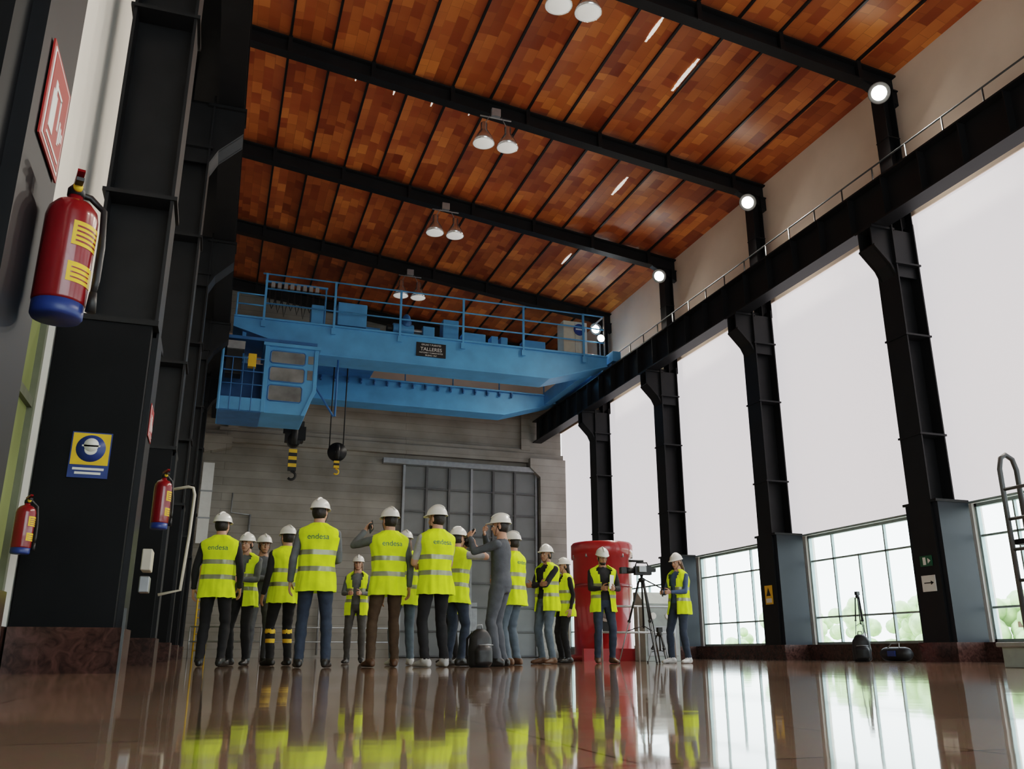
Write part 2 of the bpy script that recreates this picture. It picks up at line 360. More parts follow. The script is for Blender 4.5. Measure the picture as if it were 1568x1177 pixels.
# outside
m=MB(); m.box(XR+.3,60,-30,70,-.35,-.25,grassm); m.build('ground_outside')
for (x,y,s) in [(30,7,2.2),(31,13,2.6),(30,19,2.4),(29,26,2.6),(33,36,3.2),(36,50,3.2)]:
    m=MB(); m.cyl((x,y,-.25),(x,y,s*.5),.22,hairn,r1=.14)
    for k in range(60):
        a=random.uniform(0,6.28); r=random.uniform(0,s*1.0); m.ell((x+r*math.cos(a),y+r*math.sin(a)*1.9,random.uniform(.2,s*.85)),[random.uniform(.25,.6)]*3,leaf,8,6)
    m.build('tree')

# ================================================================ CRANE
emp=D.objects.new('overhead_crane',None); scn.collection.objects.link(emp)
gx0,gx1=-.45,12.75
def girder(y0,y1,zt,zbm,ze,nm):
    m=MB()
    m.prism([(-.15,zt),(12.5,zt),(12.5,ze),(10.3,zbm),(2.2,zbm),(-.15,ze)],'y',y0,y1,blue)
    m.box(-.15,12.5,y0-.06,y0,zt-.04,zt+.02,blue); 
    m.prism([(-.15,ze-.03),(2.2,zbm-.03),(10.3,zbm-.03),(12.5,ze-.03),(12.5,ze+.01),(10.3,zbm+.01),(2.2,zbm+.01),(-.15,ze+.01)],'y',y0-.05,y1+.05,blue)
    return m.build(nm,bevel=.006,parent=emp)
YG=26.6; ZT=10.2; ZB=9.2
girder(YG,YG+1.0,ZT,ZB,9.86,'front_girder')
girder(31.6,32.4,ZT-.05,ZB,9.86,'rear_girder')
m=MB()
for x in (gx0,gx1):
    m.box(x-.16,x+.16,YG-.3,32.7,9.98,10.35,blue)
    for y in(YG+.1,YG+.8,31.6,32.3):
        m.cyl((x-.07,y,10.04),(x+.07,y,10.04),.13,gray,n=20)
for x in (.1,12.0): m.box(x,x+.3,YG+.9,31.7,9.75,10.25,blue)
m.box(-.1,12.4,YG-.02,YG+1.0,ZT,ZT+.04,blue2)
m.build('end_carriages',bevel=.01,parent=emp)
m=MB()
for i in range(17): m.cyl((2.6+i*.5,31.55,9.98),(2.6+i*.5,31.5,9.98),.05,blue2,n=8); m.box(2.57+i*.5,2.63+i*.5,31.53,31.6,9.9,10.1,blue2)
m.build('girder_brackets',parent=emp)
m=MB()
px=[.73,2.9,5.05,7.2,9.35,11.6]; yy=YG-.05
for x in px:
    m.box(x-.035,x+.035,yy-.03,yy+.03,ZT-.25,11.72,blue); m.box(x-.07,x+.07,yy-.035,yy+.02,ZT-.3,ZT-.1,blue)
for z in (11.7,11.2,10.7): m.cyl((.73 if z<11.7 else .6,yy,z),(12.4,yy,z),.028,blue,n=8)
m.cyl((-.1,yy,10.6),(.73,yy,10.6),.025,blue,n=8); m.cyl((-.1,yy,10.95),(.73,yy,10.95),.025,blue,n=8); m.cyl((-.1,yy,ZT),(-.1,yy,10.95),.03,blue,n=8)
for x in (12.4,): m.cyl((x,yy,ZT),(x,yy,11.7),.03,gray,n=8); m.cyl((x,yy,11.7),(x,YG+1,11.7),.03,gray,n=8)
yr=32.4
for i in range(7): m.cyl((.6+i*1.95,yr,ZT),(.6+i*1.95,yr,11.2),.025,blue,n=8)
m.cyl((.6,yr,11.2),(12.3,yr,11.2),.025,blue,n=8)
m.build('handrail',parent=emp)
m=MB(); m.box(5.62,6.62,YG-.03,YG,9.50,9.98,black); m.build('name_plate',parent=emp)
def text(s,size,M,mt,name,parent=None,ext=.002):
    cu=D.curves.new(name,'FONT'); cu.body=s; cu.size=size; cu.align_x='CENTER'; cu.extrude=ext
    ob=D.objects.new(name,cu); ob.matrix_world=M; scn.collection.objects.link(ob); cu.materials.append(mt)
    if parent: ob.parent=parent
    return ob
RX=Matrix.Rotation(math.pi/2,4,'X')
text('TALLERES',.17,Matrix.Translation((6.12,YG-.035,9.70))@RX,white,'plate_text',emp)
text('GRUAS Y PUENTES',.08,Matrix.Translation((6.12,YG-.035,9.88))@RX,white,'plate_text_top',emp)
text('MOTORES Y CABRESTANTES',.062,Matrix.Translation((6.12,YG-.035,9.61))@RX,white,'plate_text_mid',emp)
text('BILBAO 1967',.07,Matrix.Translation((6.12,YG-.035,9.52))@RX,white,'plate_text_bottom',emp)
m=MB()
def bb(x0,x1,z0,z1,y0,y1,mt=blue): m.box(x0,x1,y0,y1,z0,z1,mt)
z=ZT+.04
bb(2.2,2.6,z,z+.75,YG+.3,YG+.8); bb(3.05,4.0,z+.15,z+.95,YG+.3,YG+.9); bb(3.15,3.9,z,z+.15,YG+.35,YG+.85,blue2)
bb(6.6,7.15,z+.1,z+.8,YG+.35,YG+.85); bb(7.3,8.1,z,z+.4,YG+.3,YG+.8); bb(8.3,8.55,z,z+.38,YG+.3,YG+.7);bb(8.65,8.9,z,z+.38,YG+.3,YG+.7); bb(9.5,10.3,z,z+.38,YG+.3,YG+.8)
m.cyl((4.9,YG+.5,z+.3),(5.6,YG+.5,z+.3),.2,blue,n=20); m.cyl((4.7,YG+.5,z+.3),(4.9,YG+.5,z+.3),.14,black); m.cyl((5.6,YG+.5,z+.3),(6.2,YG+.5,z+.3),.07,gray)
m.lathe([(.02,0),(.16,.02),(.18,.2),(.12,.42),(.05,.5)],(5.35,YG+.45,z+.35),blue2)
bb(5.9,6.3,z,z+.45,YG+.3,YG+.75)
m.build('drive_machinery',bevel=.02,parent=emp)
m=MB(); bb(10.95,11.85,z,z+1.25,YG+.2,YG+.8,beige); m.box(11.38,11.4,YG+.19,YG+.2,z+.05,z+1.2,gray)
m.cyl((11.55,YG+.19,z+.95),(11.55,YG+.17,z+.95),.22,signb,n=28); m.box(11.4,11.7,YG+.16,YG+.17,z+.93,z+.99,white)
m.build('electrical_cabinet',bevel=.02,parent=emp)
m=MB()
m.box(1.7,4.9,28.0,31.5,10.1,10.35,blue2); m.box(2.0,2.9,28.3,31.2,10.35,10.9,blue)
m.cyl((3.2,28.6,10.75),(3.2,31,10.75),.32,gray,n=24); m.box(3.8,4.7,28.4,29.5,10.35,11.0,blue); m.box(3.8,4.5,30.2,31.1,10.35,10.85,blue)
m.build('trolley',bevel=.015,parent=emp)
m=MB()
for i in range(8):
    x=.95+i*.2; m.tube([(x-.1,YG+.5,11.5),(x-.08,YG+.5,11.0),(x,YG+.5,10.75-.12*(i%3)),(x+.08,YG+.5,11.0),(x+.1,YG+.5,11.5)],.02,black,6)
    m.box(x-.06,x+.06,YG+.4,YG+.6,11.46,11.64,galv)
m.box(.7,2.7,YG+.46,YG+.54,11.64,11.7,blue)
for x in(.75,2.65): m.cyl((x,YG+.5,ZT),(x,YG+.5,11.66),.03,blue)
m.build('cable_festoon',parent=emp)
def hook(x,y,zt,zbk,big):
    m=MB(); s=1.35 if big else .9
    for dx in(-.3*s,.22*s): m.cyl((x+dx*(.6 if big else 1),y,zt),(x+dx*(.6 if big else 1),y,zbk),.022,black,n=6)
    m.cyl((x-.07*s,y,zbk-.1*s),(x+.07*s,y,zbk-.1*s),.3*s,black,n=28)
    if big:
        m.box(x-.3,x+.3,y-.2,y+.2,zbk-.35,zbk+.35,black); m.box(x+.1,x+.36,y-.26,y-.1,zbk-.3,zbk+.15,steel); m.box(x-.38,x-.1,y-.24,y-.1,zbk-.1,zbk+.3,steel); m.cyl((x,y-.22,zbk-.3),(x,y+.22,zbk-.3),.22,steel,n=20)
    else:
        m.cyl((x,y-.07*s,zbk-.1*s),(x,y+.07*s,zbk-.1*s),.36*s,steel,n=28); m.cyl((x,y-.09*s,zbk-.1*s),(x,y+.09*s,zbk-.1*s),.08*s,gray,n=16)
    z0=zbk-.45*s
    for k in range(6 if big else 3): m.box(x-.10*s,x+.10*s,y-.07,y+.07,z0-.09*s*(k+1),z0-.09*s*k,yel if k%2==0 else black)
    z1=z0-(.52 if big else .27)*s
    pts=[(x,y,z1+.02)]+[(x+.10*s*math.cos(a),y,z1-.14*s+.10*s*math.sin(a)) for a in [math.pi/2-.4*i for i in range(11)]]
    m.tube(pts,.032*s,yel if not big else black,8)
    return m.build('hook_block',parent=emp)
hook(3.62,29.6,10.1,6.85,False); hook(2.15,29.6,10.1,7.35,True)
# cab
cx0,cx1=.85,2.35; cy0,cy1=25.4,27.2; cz0,cz1=6.85,8.95
m=MB()
fp=[(cx0,cz0),(cx1-.25,cz0),(cx1,cz0+.75),(cx1,cz1),(cx0,cz1)]
m.prism(fp,'y',cy0+.03,cy1,blue)
m.box(cx0-.08,cx1+.08,cy0-.1,cy1,cz1-.06,cz1+.04,blue)
def win(za,zc,xa,xb):
    r_=.05
    poly=[(xa+r_,za),(xb-r_,za),(xb,za+r_),(xb,zc-r_),(xb-r_,zc),(xa+r_,zc),(xa,zc-r_),(xa,za+r_)]
    m.prism(poly,'y',cy0+.01,cy0+.05,glassd)
    for a_,b_ in zip(poly,poly[1:]+poly[:1]): m.cyl((a_[0],cy0+.02,a_[1]),(b_[0],cy0+.02,b_[1]),.022,blue2,n=6)
win(cz0+.38,cz0+.86,cx0+.15,cx1-.38); win(cz0+.98,cz0+1.42,cx0+.15,cx1-.34); win(cz0+1.54,cz0+1.92,cx0+.15,cx1-.34)
m.box(cx1-.26,cx1-.1,cy0+.01,cy0+.04,cz0+1.6,cz0+1.85,glassd); m.box(cx1-.26,cx1-.1,cy0+.01,cy0+.04,cz0+1.1,cz0+1.4,glassd)
for k in range(3):
    ya=cy0+.1+k*.58; m.box(cx1,cx1+.015,ya,ya+.46,cz0+.95,cz0+1.85,glassd)
m.prism([(cx1-.3,cz0-.02),(cx1+.03,cz0+.74),(cx1+.03,cz1),(cx1-.08,cz1),(cx1-.08,cz0+.78),(cx1-.38,cz0-.02)],'y',cy0-.02,cy0+.06,blue)
m.box(cx0-.02,cx0+.1,cy0-.02,cy0+.06,cz0,cz1,blue)
px0=-.35
m.box(px0,cx0,cy0,cy1,cz0,cz0+.4,blue); m.box(px0,cx0,cy0,cy1,cz0-.02,cz0+.02,blue2)
m.box(px0,cx0,cy1-.05,cy1,cz0,cz0+2.0,blue2)
for z in(cz0+.8,cz0+1.2,cz0+1.6): m.cyl((px0,cy0,z),(cx0,cy0,z),.02,blue2,n=8); m.cyl((px0,cy0,z),(px0,cy1,z),.02,blue2,n=8)
for i in range(5): x=px0+.3*i; m.cyl((x,cy0,cz0),(x,cy0,cz0+1.6),.016,blue2,n=8)
m.cyl((px0,cy1,cz0),(px0,cy1,9.9),.04,blue); m.cyl((px0,cy0,cz0),(px0,cy0,9.3),.04,blue)
m.box(px0+.72,px0+.95,cy0-.02,cy0+.2,8.2,8.6,yel); m.box(px0+.1,px0+.55,cy0+.2,cy0+.7,8.0,8.9,black); m.box(px0+.1,px0+.6,cy0+.1,cy0+.5,8.75,9.0,gray)
m.box(px0-.05,cx1,cy0+.2,cy1,9.1,9.2,blue2)
for x in(.2,cx1-.2):
  for y_ in(YG+.2,cy1-.2): m.box(x-.06,x+.06,y_-.06,y_+.06,cz1-.1,9.75,blue)
m.tube([(cx1+.0,cy1-.3,8.4),(cx1+.35,cy1-.3,7.9),(cx1+.75,cy1-.3,7.3),(cx1+.8,cy1-.3,7.3),(cx1+.8,cy1-.3,9.3)],.035,blue2)
m.build('operator_cab',bevel=.012,parent=emp)

# ================================================================ LIGHT FITTINGS
for y in COLY[1:-1]:
    m=MB(); x=5.8; z0=zb(x)
    m.box(x-.12,x+.12,y-.26,y-.165,z0-.1,z0+.12,galv)
    m.cyl((x-.42,y-.2,z0-.14),(x+.42,y-.2,z0-.14),.02,gray)
    for dx in(-.32,.32):
        c=(x+dx,y-.2,z0-.95)
        m.cyl((x+dx*.5,y-.2,z0-.1),(x+dx,y-.2,z0-.4),.012,gray,n=6)
        m.lathe([(.05,.62),(.09,.58),(.09,.4),(.13,.34),(.22,.18),(.28,.0),(.27,.0),(.2,.17),(.1,.33)],c,chrome)
        m.lathe([(.265,0.0),(.2,-.03),(.08,-.05),(.001,-.055)],c,lampg)
        m.lathe([(.03,.28),(.06,.22),(.06,.08),(.001,.05)],c,lampg)
    m.build('high_bay_lamp')
def floodlight(x,y,z,e=500):
    m=MB()
    M=Matrix.Translation((x,y,z))@Matrix.Rotation(math.radians(35),4,'Z')@Matrix.Rotation(math.radians(-35),4,'Y')
    m.lathe([(.02,.16),(.13,.14),(.21,.02),(.24,-.08),(.22,-.08),(.001,-.07)],(0,0,0),gray,24,M,axis='x')
    m.lathe([(.001,-.10),(.10,-.095),(.16,-.082),(.001,-.08)],(0,0,0),flood,24,M,axis='x')
    m.box(.12,.18,-.06,.06,-.15,.2,steel,M)
    m.build('floodlight')
    l=D.lights.new('flood','SPOT'); l.energy=e; l.spot_size=2.4; l.spot_blend=1; l.shadow_soft_size=.15; l.color=(1,.93,.82)
    o=D.objects.new('floodlight_lamp',l); scn.collection.objects.link(o); o.location=(x-.16,y-.1,z-.1)
    o.rotation_euler=(V((5,y-4,0))-V((x,y,z))).to_track_quat('-Z','Y').to_euler()
for y in COLY[2:-1]: floodlight(13.12,y-.38,12.15,1600)
m=MB(); m.lathe([(.001,-.02),(.13,-.015),(.001,0)],(12.25,YG-.1,10.85),flood,20,axis='y'); m.lathe([(.15,0),(.15,.03),(.05,.12),(.001,.13)],(12.25,YG-.1,10.85),gray,20,axis='y'); m.cyl((12.25,YG,10.2),(12.25,YG,10.8),.02,gray); m.build('crane_floodlight',parent=emp)

# ================================================================ WALL THINGS
def extinguisher(x,y,z,s,rot=0,slim=1.):
    m=MB(); M=Matrix.Translation((x,y,z))@Matrix.Rotation(rot,4,'Z')@Matrix.Diagonal((s*slim,s*slim,s,1))
    m.lathe([(.001,0),(.085,.0),(.092,.012),(.092,.06)],(0,0,0),signb,32,M)
    m.lathe([(.092,.06),(.095,.07),(.095,.42),(.088,.455),(.065,.485),(.035,.50),(.028,.505),(.028,.525)],(0,0,0),redext,32,M)
    m.lathe([(.032,.52),(.032,.55),(.018,.57),(.001,.575)],(0,0,0),black,16,M)
    m.box(-.014,.014,-.09,.03,.550,.565,black,M); m.prism([(-.09,.59),(-.02,.57),(.03,.57),(.03,.585),(-.08,.605)],'x',-.014,.014,redext,M)
    m.tube([(0,.02,.545),(.06,.06,.56),(.112,.03,.50),(.118,-.02,.32),(.115,-.04,.17),(.11,-.04,.12)],.013,black,8,M)
    m.cyl((.11,-.04,.12),(.11,-.04,.04),.014,black,r1=.02,M=M)
    m.cyl((.0,-.028,.545),(0,-.045,.545),.018,yel,M=M)
    def label(a0,a1,z0,z1,mt,r=.0965):
        n=12; vs=[];fs=[]
        for i in range(n+1):
            a=a0+(a1-a0)*i/n; vs+=[(r*math.cos(a),r*math.sin(a),z0),(r*math.cos(a),r*math.sin(a),z1)]
        for i in range(n): fs.append((2*i,2*i+2,2*i+3,2*i+1))
        m.add(vs,fs,mt,True,M)
    label(-1.55,-.05,.28,.38,yel); label(-1.55,-.05,.13,.21,yel)
    for k in range(4): label(-1.4,-.3,.295+.02*k,.302+.02*k,redext,.0975)
    for k in range(3): label(-1.4,-.5,.145+.02*k,.15+.02*k,redext,.0975)
    m.box(-.03,.03,.09,.115,.1,.5,steel,M)
    return m.build('fire_extinguisher',fix=False)
extinguisher(-.575,3.02,1.205,.87,math.radians(15),1.0)
extinguisher(-.54,8.95,1.28,.95,math.radians(30),.9)
extinguisher(-1.37,7.3,.85,.72,math.radians(30))
def sign_x(x,y0,y1,z0,z1,face,pict,nm='safety_sign'):
    m=MB(); m.box(x,x+.006,y0,y1,z0,z1,face); w=(y1-y0);h=z1-z0
    m.box(x+.006,x+.008,y0+.06*w,y1-.06*w,z0+.04*h,z1-.04*h,white); m.box(x+.008,x+.010,y0+.1*w,y1-.1*w,z0+.07*h,z1-.07*h,face)
    m.box(x+.010,x+.012,y0+.2*w,y0+.4*w,z0+.2*h,z0+.6*h,pict); m.box(x+.010,x+.012,y0+.26*w,y0+.34*w,z0+.6*h,z0+.72*h,pict)
    m.box(x+.010,x+.012,y0+.34*w,y0+.6*w,z0+.66*h,z0+.7*h,pict); m.box(x+.010,x+.012,y0+.56*w,y0+.6*w,z0+.35*h,z0+.68*h,pict)
    for k in range(3): m.box(x+.010,x+.012,y0+(.66+.07*k)*w,y0+(.7+.07*k)*w,z0+(.25+.05*k)*h,z0+(.5-.03*k)*h,pict)
    m.box(x+.010,x+.012,y0+.18*w,y1-.18*w,z0+.11*h,z0+.14*h,pict)
    m.build(nm)
sign_x(-.675,2.80,3.14,1.76,2.12,signr,white)
sign_x(-.675,8.15,8.5,2.0,2.3,signr,white)
m=MB(); M=Matrix.Translation((-1.08,7.925,0))
m.box(-.155,.155,-.008,.0,1.55,1.94,signb,M); m.box(-.145,.145,-.012,-.008,1.66,1.93,yel,M); m.cyl((0,-.012,1.80),(0,-.014,1.80),.115,signb,n=30,M=M)
m.ell((0,-.014,1.79),(.05,.003,.045),white,16,8,M); m.cyl((0,-.014,1.83),(0,-.018,1.83),.058,white,n=20,M=M); m.box(-.07,.07,-.018,-.014,1.815,1.83,white,M)
m.box(-.12,.12,-.012,-.008,1.615,1.635,white,M); m.box(-.10,.10,-.012,-.008,1.58,1.60,white,M); m.build('helmet_mandatory_sign')
m=MB(); m.tube([(-.6,9.6,1.75),(-.33,9.4,1.78),(-.28,9.4,1.77),(-.26,9.4,1.70),(-.27,9.4,1.3),(-.30,9.4,.75),(-.5,9.4,.7)],.015,beige); m.build('standpipe')
m=MB(); m.box(-.66,-.57,9.0,9.3,.9,1.1,beige); m.box(-.66,-.57,9.05,9.25,.7,.85,gray); m.build('junction_box',bevel=.01)
m=MB(); m.box(-.655,-.635,7.82,7.85,.0,.5,dgray); m.build('corner_guard')
m=MB(); m.box(12.955,12.97,13.4,13.7,1.75,1.95,signg); m.box(12.95,12.955,13.55,13.62,1.78,1.92,white); m.prism([(13.43,1.85),(13.5,1.9),(13.5,1.8)],'x',12.95,12.955,white); m.build('exit_sign')
m=MB(); m.box(12.955,12.97,13.38,13.72,1.28,1.58,white); m.box(12.95,12.955,13.44,13.66,1.43,1.45,black); m.prism([(13.42,1.44),(13.49,1.48),(13.49,1.40)],'x',12.95,12.955,black); m.build('direction_sign')
m=MB(); m.box(12.955,12.97,18.6,18.9,1.3,1.75,yel); m.prism([(18.66,1.5),(18.84,1.5),(18.75,1.7)],'x',12.95,12.955,black); m.box(12.95,12.955,18.64,18.86,1.34,1.44,white); m.build('warning_sign')

# ================================================================ EQUIPMENT
cx,cy=8.35,18.4
m=MB()
m.lathe([(.001,0),(.75,0),(.75,.12),(.66,.14),(.66,2.2),(.70,2.22),(.70,2.5),(.66,2.55),(.3,2.58),(.001,2.58)],(cx,cy,0),red,40)
m.lathe([(.665,1.55),(.675,1.56),(.675,1.62),(.665,1.63)],(cx,cy,0),redext,40)
m.cyl((cx-.25,cy-.62,1.0),(cx-.25,cy-.72,1.0),.2,white,n=24); m.cyl((cx-.25,cy-.72,1.0),(cx-.25,cy-.74,1.0),.14,gray,n=24)
m.box(cx-.45,cx-.05,cy-.72,cy-.6,.6,.8,black)
for k in range(10):
    a=2*math.pi*k/10; m.cyl((cx+.68*math.cos(a),cy+.68*math.sin(a),2.2),(cx+.68*math.cos(a),cy+.68*math.sin(a),2.27),.03,gray,n=6)
m.box(cx-.9,cx+.95,cy-.95,cy-.85,0,.25,red)
m.build('turbine_regulator_drum')
m=MB(); m.box(8.55,9.35,16.8,17.3,0,1.15,greeng); m.prism([(16.8,1.15),(17.3,1.15),(17.3,1.4),(17.1,1.4)],'x',8.55,9.35,greeng)
m.cyl((8.75,16.8,.9),(8.75,16.78,.9),.07,white,n=20); m.cyl((9.1,16.8,.9),(9.1,16.78,.9),.07,white,n=20); m.box(8.6,9.3,16.785,16.8,.1,.7,gray); m.build('control_cabinet',bevel=.02)
m=MB()
for x in (7.3,8.1,8.9): m.cyl((x,16.2,0),(x,16.2,1.05),.022,galv,n=8)
for z in(1.05,.55): m.cyl((7.3,16.2,z),(8.9,16.2,z),.022,galv,n=8)
m.build('guard_railing')
def tripod(x,y,z0,h,spread,cam=True,s=1.):
    m=MB(); top=z0+h
    for k in range(3):
        a=2*math.pi*k/3+.5; f=V((x+spread*math.cos(a),y+spread*math.sin(a),z0+.01)); t=V((x+.05*math.cos(a),y+.05*math.sin(a),top)); md=t.lerp(f,.5)
        m.cyl(t,md,.018*s,black,n=8); u=(f-t).normalized().cross(V((0,0,1))).normalized()*.018*s
        m.cyl(md+u,f+u*.3,.009*s,black,n=8); m.cyl(md-u,f-u*.3,.009*s,gray,n=8); m.ell(md,(.03*s,.03*s,.03*s),black,8,6); m.ell(f+V((0,0,.005)),(.02,.02,.015),black,8,6)
        g_=V((x,y,z0+h*.45)); m.cyl(g_,t.lerp(f,.62),.007*s,black,n=6)
    m.cyl((x,y,z0+h*.42),(x,y,top+.06),.016*s,black,n=10); m.lathe([(.03*s,0),(.055*s,.02),(.055*s,.06),(.02*s,.08),(.03*s,.12)],(x,y,top-.02),black,16)
    if cam:
        M=Matrix.Translation((x,y,top+.17))@Matrix.Rotation(math.radians(80),4,'Z')
        m.box(-.06,.06,-.16,.12,-.07,.07,black,M); m.cyl((0,.12,0),(0,.28,0),.045,black,r1=.055,M=M,n=18); m.box(-.07,.07,.27,.36,-.05,.05,black,M)
        m.tube([(0,-.12,.07),(0,-.1,.13),(0,.08,.13),(0,.1,.07)],.012,black,8,M); m.cyl((.03,-.05,.16),(.03,.2,.16),.018,black,M=M); m.box(-.13,-.06,-.05,.07,-.03,.06,gray,M); m.box(-.04,.04,-.24,-.16,-.02,.04,black,M)
        m.cyl((x,y,top+.05),(x+.28,y-.15,top-.12),.01,black,n=6)
    else: m.box(x-.04,x+.04,y-.04,y+.04,top+.05,top+.13,black)
    return m
tripod(6.75,13.3,0,1.30,.42).build('video_camera_on_tripod')
tripod(13.72,16.5,.35,1.0,.14,False,.8).build('small_tripod')
tripod(7.35,13.9,0,.45,.22,False,.9).build('small_tripod')
def backpack(x,y,s,rot,z=0):
    b0=MB()
    b0.loft([(V((0,0,zz)),V((rx,0,0)),V((0,ry,0))) for zz,rx,ry in[(0,.13,.09),(.03,.16,.11),(.2,.165,.12),(.36,.15,.1),(.44,.10,.07),(.47,.04,.03)]],black,20)
    b0.loft([(V((0,-.1,zz)),V((rx,0,0)),V((0,ry,0))) for zz,rx,ry in[(.03,.1,.04),(.06,.12,.07),(.2,.12,.07),(.25,.09,.04)]],black,16)
    vs,ns,fs=remesh(b0,.012,3)
    for i in range(len(vs)): vs[i]+=ns[i]*.006*noise.noise(V(vs[i])*12)
    MM=Matrix.Translation((x,y,z))@Matrix.Rotation(rot,4,'Z')@Matrix.Scale(s,4)
    m=MB(); m.add([V(v) for v in vs],fs,black,True,MM)
    m.tube([(-.04,.02,.46),(-.03,.02,.52),(.03,.02,.52),(.04,.02,.46)],.01,gray,8,MM)
    for sx in(-1,1): m.tube([(sx*.07,.08,.42),(sx*.1,.17,.35),(sx*.11,.16,.15),(sx*.12,.09,.05)],.016,black,8,MM)
    m.tube([(-.1,-.16,.27),(0,-.18,.275),(.1,-.16,.27)],.006,gray,6,MM)
    return m.build('backpack',fix=False)
backpack(2.98,10.0,.9,.2)
backpack(12.35,14.9,1.1,-.6)
m=MB(); m.loft([(V((12.3,13.9-.35+.07*k*1.0,.14)),V((.15*q,0,0)),V((0,0,.13*q))) for k,q in enumerate([.55,.9,1,1,1,1,1,1,1,.9,.55])],black,18)
m.tube([(12.2,13.7,.25),(12.25,13.75,.33),(12.25,13.95,.33),(12.2,14.0,.25)],.012,gray,8); m.box(12.13,12.15,13.75,13.95,.1,.2,signb); m.build('duffel_bag')
bx,by=8.75,7.6
m=MB()
m.box(bx-.3,bx+.9,by-.3,by+.3,.0,.26,greeng); m.box(bx-.34,bx+.94,by-.34,by+.34,.22,.27,gray); m.build('equipment_plinth',bevel=.01)
m=MB()
for dy in(-.2,.2):
    m.tube([(bx,by+dy,.27),(bx,by+dy,2.25),(bx+.04,by+dy,2.38),(bx+.12,by+dy,2.43),(bx+.22,by+dy,2.38),(bx+.26,by+dy,2.25),(bx+.26,by+dy,1.4)],.03,dgray,10)
    m.tube([(bx+.26,by+dy,1.9),(bx+.9,by+dy,1.9)],.025,dgray); m.tube([(bx+.26,by+dy,1.45),(bx+.9,by+dy,1.45)],.025,dgray); m.cyl((bx+.85,by+dy,.27),(bx+.85,by+dy,1.9),.025,dgray)
for z in(.6,.95,1.3,1.65,2.0): m.cyl((bx,by-.2,z),(bx,by+.2,z),.02,dgray)
m.box(bx+.05,bx+.9,by-.22,by+.22,1.36,1.42,steel)
m.build('access_ladder')

# ================================================================ PEOPLE
hm=MB(); E=hm.ell
E((0,-.012,.035),(.075,.093,.085),skin1,24,16); E((0,.028,-.035),(.060,.058,.078),skin1,20,14); E((0,.042,-.088),(.038,.038,.028),skin1)
E((0,.052,-.05),(.05,.035,.045),skin1); E((0,.090,-.018),(.010,.016,.028),skin1); E((0,.098,-.036),(.015,.014,.011),skin1)
E((0,.068,.022),(.048,.018,.012),skin1)
for sx in(-1,1): E((sx*.076,-.008,-.012),(.009,.018,.031),skin1); E((sx*.035,.055,-.03),(.022,.025,.02),skin1)
hm.loft([(V((0,-.022,-.05)),V((.053,0,0)),V((0,.056,0))),(V((0,-.03,-.17)),V((.056,0,0)),V((0,.058,0)))],skin1,20)
HEAD=remesh(hm,.0055,3)
hh=MB(); hh.ell((0,-.03,.005),(.0795,.086,.098),hairb,24,16); HAIR=remesh(hh,.009,2)
def make_hand(curl):
    h=MB()
    h.loft([(V((0,0,-.03)),V((.027,0,0)),V((0,.02,0))),(V((0,0,0)),V((.028,0,0)),V((0,.019,0))),(V((0.003,0,.04)),V((.040,0,0)),V((0,.015,0))),(V((0,0,.085)),V((.040,0,0)),V((0,.012,0))),(V((0,0,.093)),V((.034,0,0)),V((0,.007,0)))],skin1,16)
    for x,L in((.030,.072),(.010,.080),(-.010,.074),(-.029,.058)):
        p=V((x,0,.082)); a=0.
        for k,(f,r0) in enumerate(((.42,.0088),(.32,.0080),(.26,.0070))):
            a+=curl[k]; d=V((0,math.sin(a),math.cos(a))); q=p+d*L*f
            h.cyl(p,q,r0,skin1,r1=r0*.92,n=10); h.ell(q,(r0*.92,)*3,skin1,10,8); p=q
    p=V((.026,.004,.018)); 
    for d,L,r in((V((.75,.25,.6)),.042,.0125),(V((.35,.35,.85)),.032,.0105),(V((.15,.45,.85)),.025,.009)):
        d=d.normalized(); q=p+d*L; h.cyl(p,q,r,skin1,r1=r*.9,n=10); h.ell(q,(r*.92,)*3,skin1,10,8); p=q
    return remesh(h,.0042,2)
HREL=make_hand((.25,.35,.25)); HGRIP=make_hand((.9,1.1,.8))
cu=D.curves.new('tmp','FONT'); cu.body='endesa'; cu.size=.085; cu.align_x='CENTER'
to=D.objects.new('tmp',cu); scn.collection.objects.link(to)
tm=D.meshes.new_from_object(to.evaluated_get(C.evaluated_depsgraph_get())); TV=[v.co.copy() for v in tm.vertices]; TF=[tuple(p.vertices) for p in tm.polygons]; D.objects.remove(to)

def ik(a,b,l1,l2,pole):
    d=b-a; L=d.length; Lm=(l1+l2)*.995
    if L>Lm: b=a+d*(Lm/L); d=b-a; L=Lm
    dn=d.normalized(); x=(l1*l1-l2*l2+L*L)/(2*L); h=math.sqrt(max(l1*l1-x*x,0))
    p=(pole-dn*pole.dot(dn)).normalized(); return a+dn*x+p*h,b
ARMS={
 'down':(V((.27,.03,.88)),V((.3,-1,0)),V((0,1,0)),0),
 'down2':(V((.25,.10,.90)),V((.4,-1,0)),V((-.3,1,0)),0),
 'phone':(V((.10,.36,1.50)),V((.7,-.1,-1)),V((-.3,-.2,1)),1),
 'phone_out':(V((.22,.30,1.54)),V((1,-.1,-1)),V((-.3,-.2,1)),1),
 'camera':(V((.09,.24,1.56)),V((1,0,-.8)),V((-.5,0,1)),1),
 'hold':(V((.10,.31,1.12)),V((.6,-.4,-1)),V((0,.2,1)),1),
 'cross':(V((-.10,.21,1.16)),V((1,.1,-.6)),V((0,.2,1)),0),
 'hip':(V((.21,.08,1.02)),V((1,-.5,0)),V((0,1,.2)),0),
}
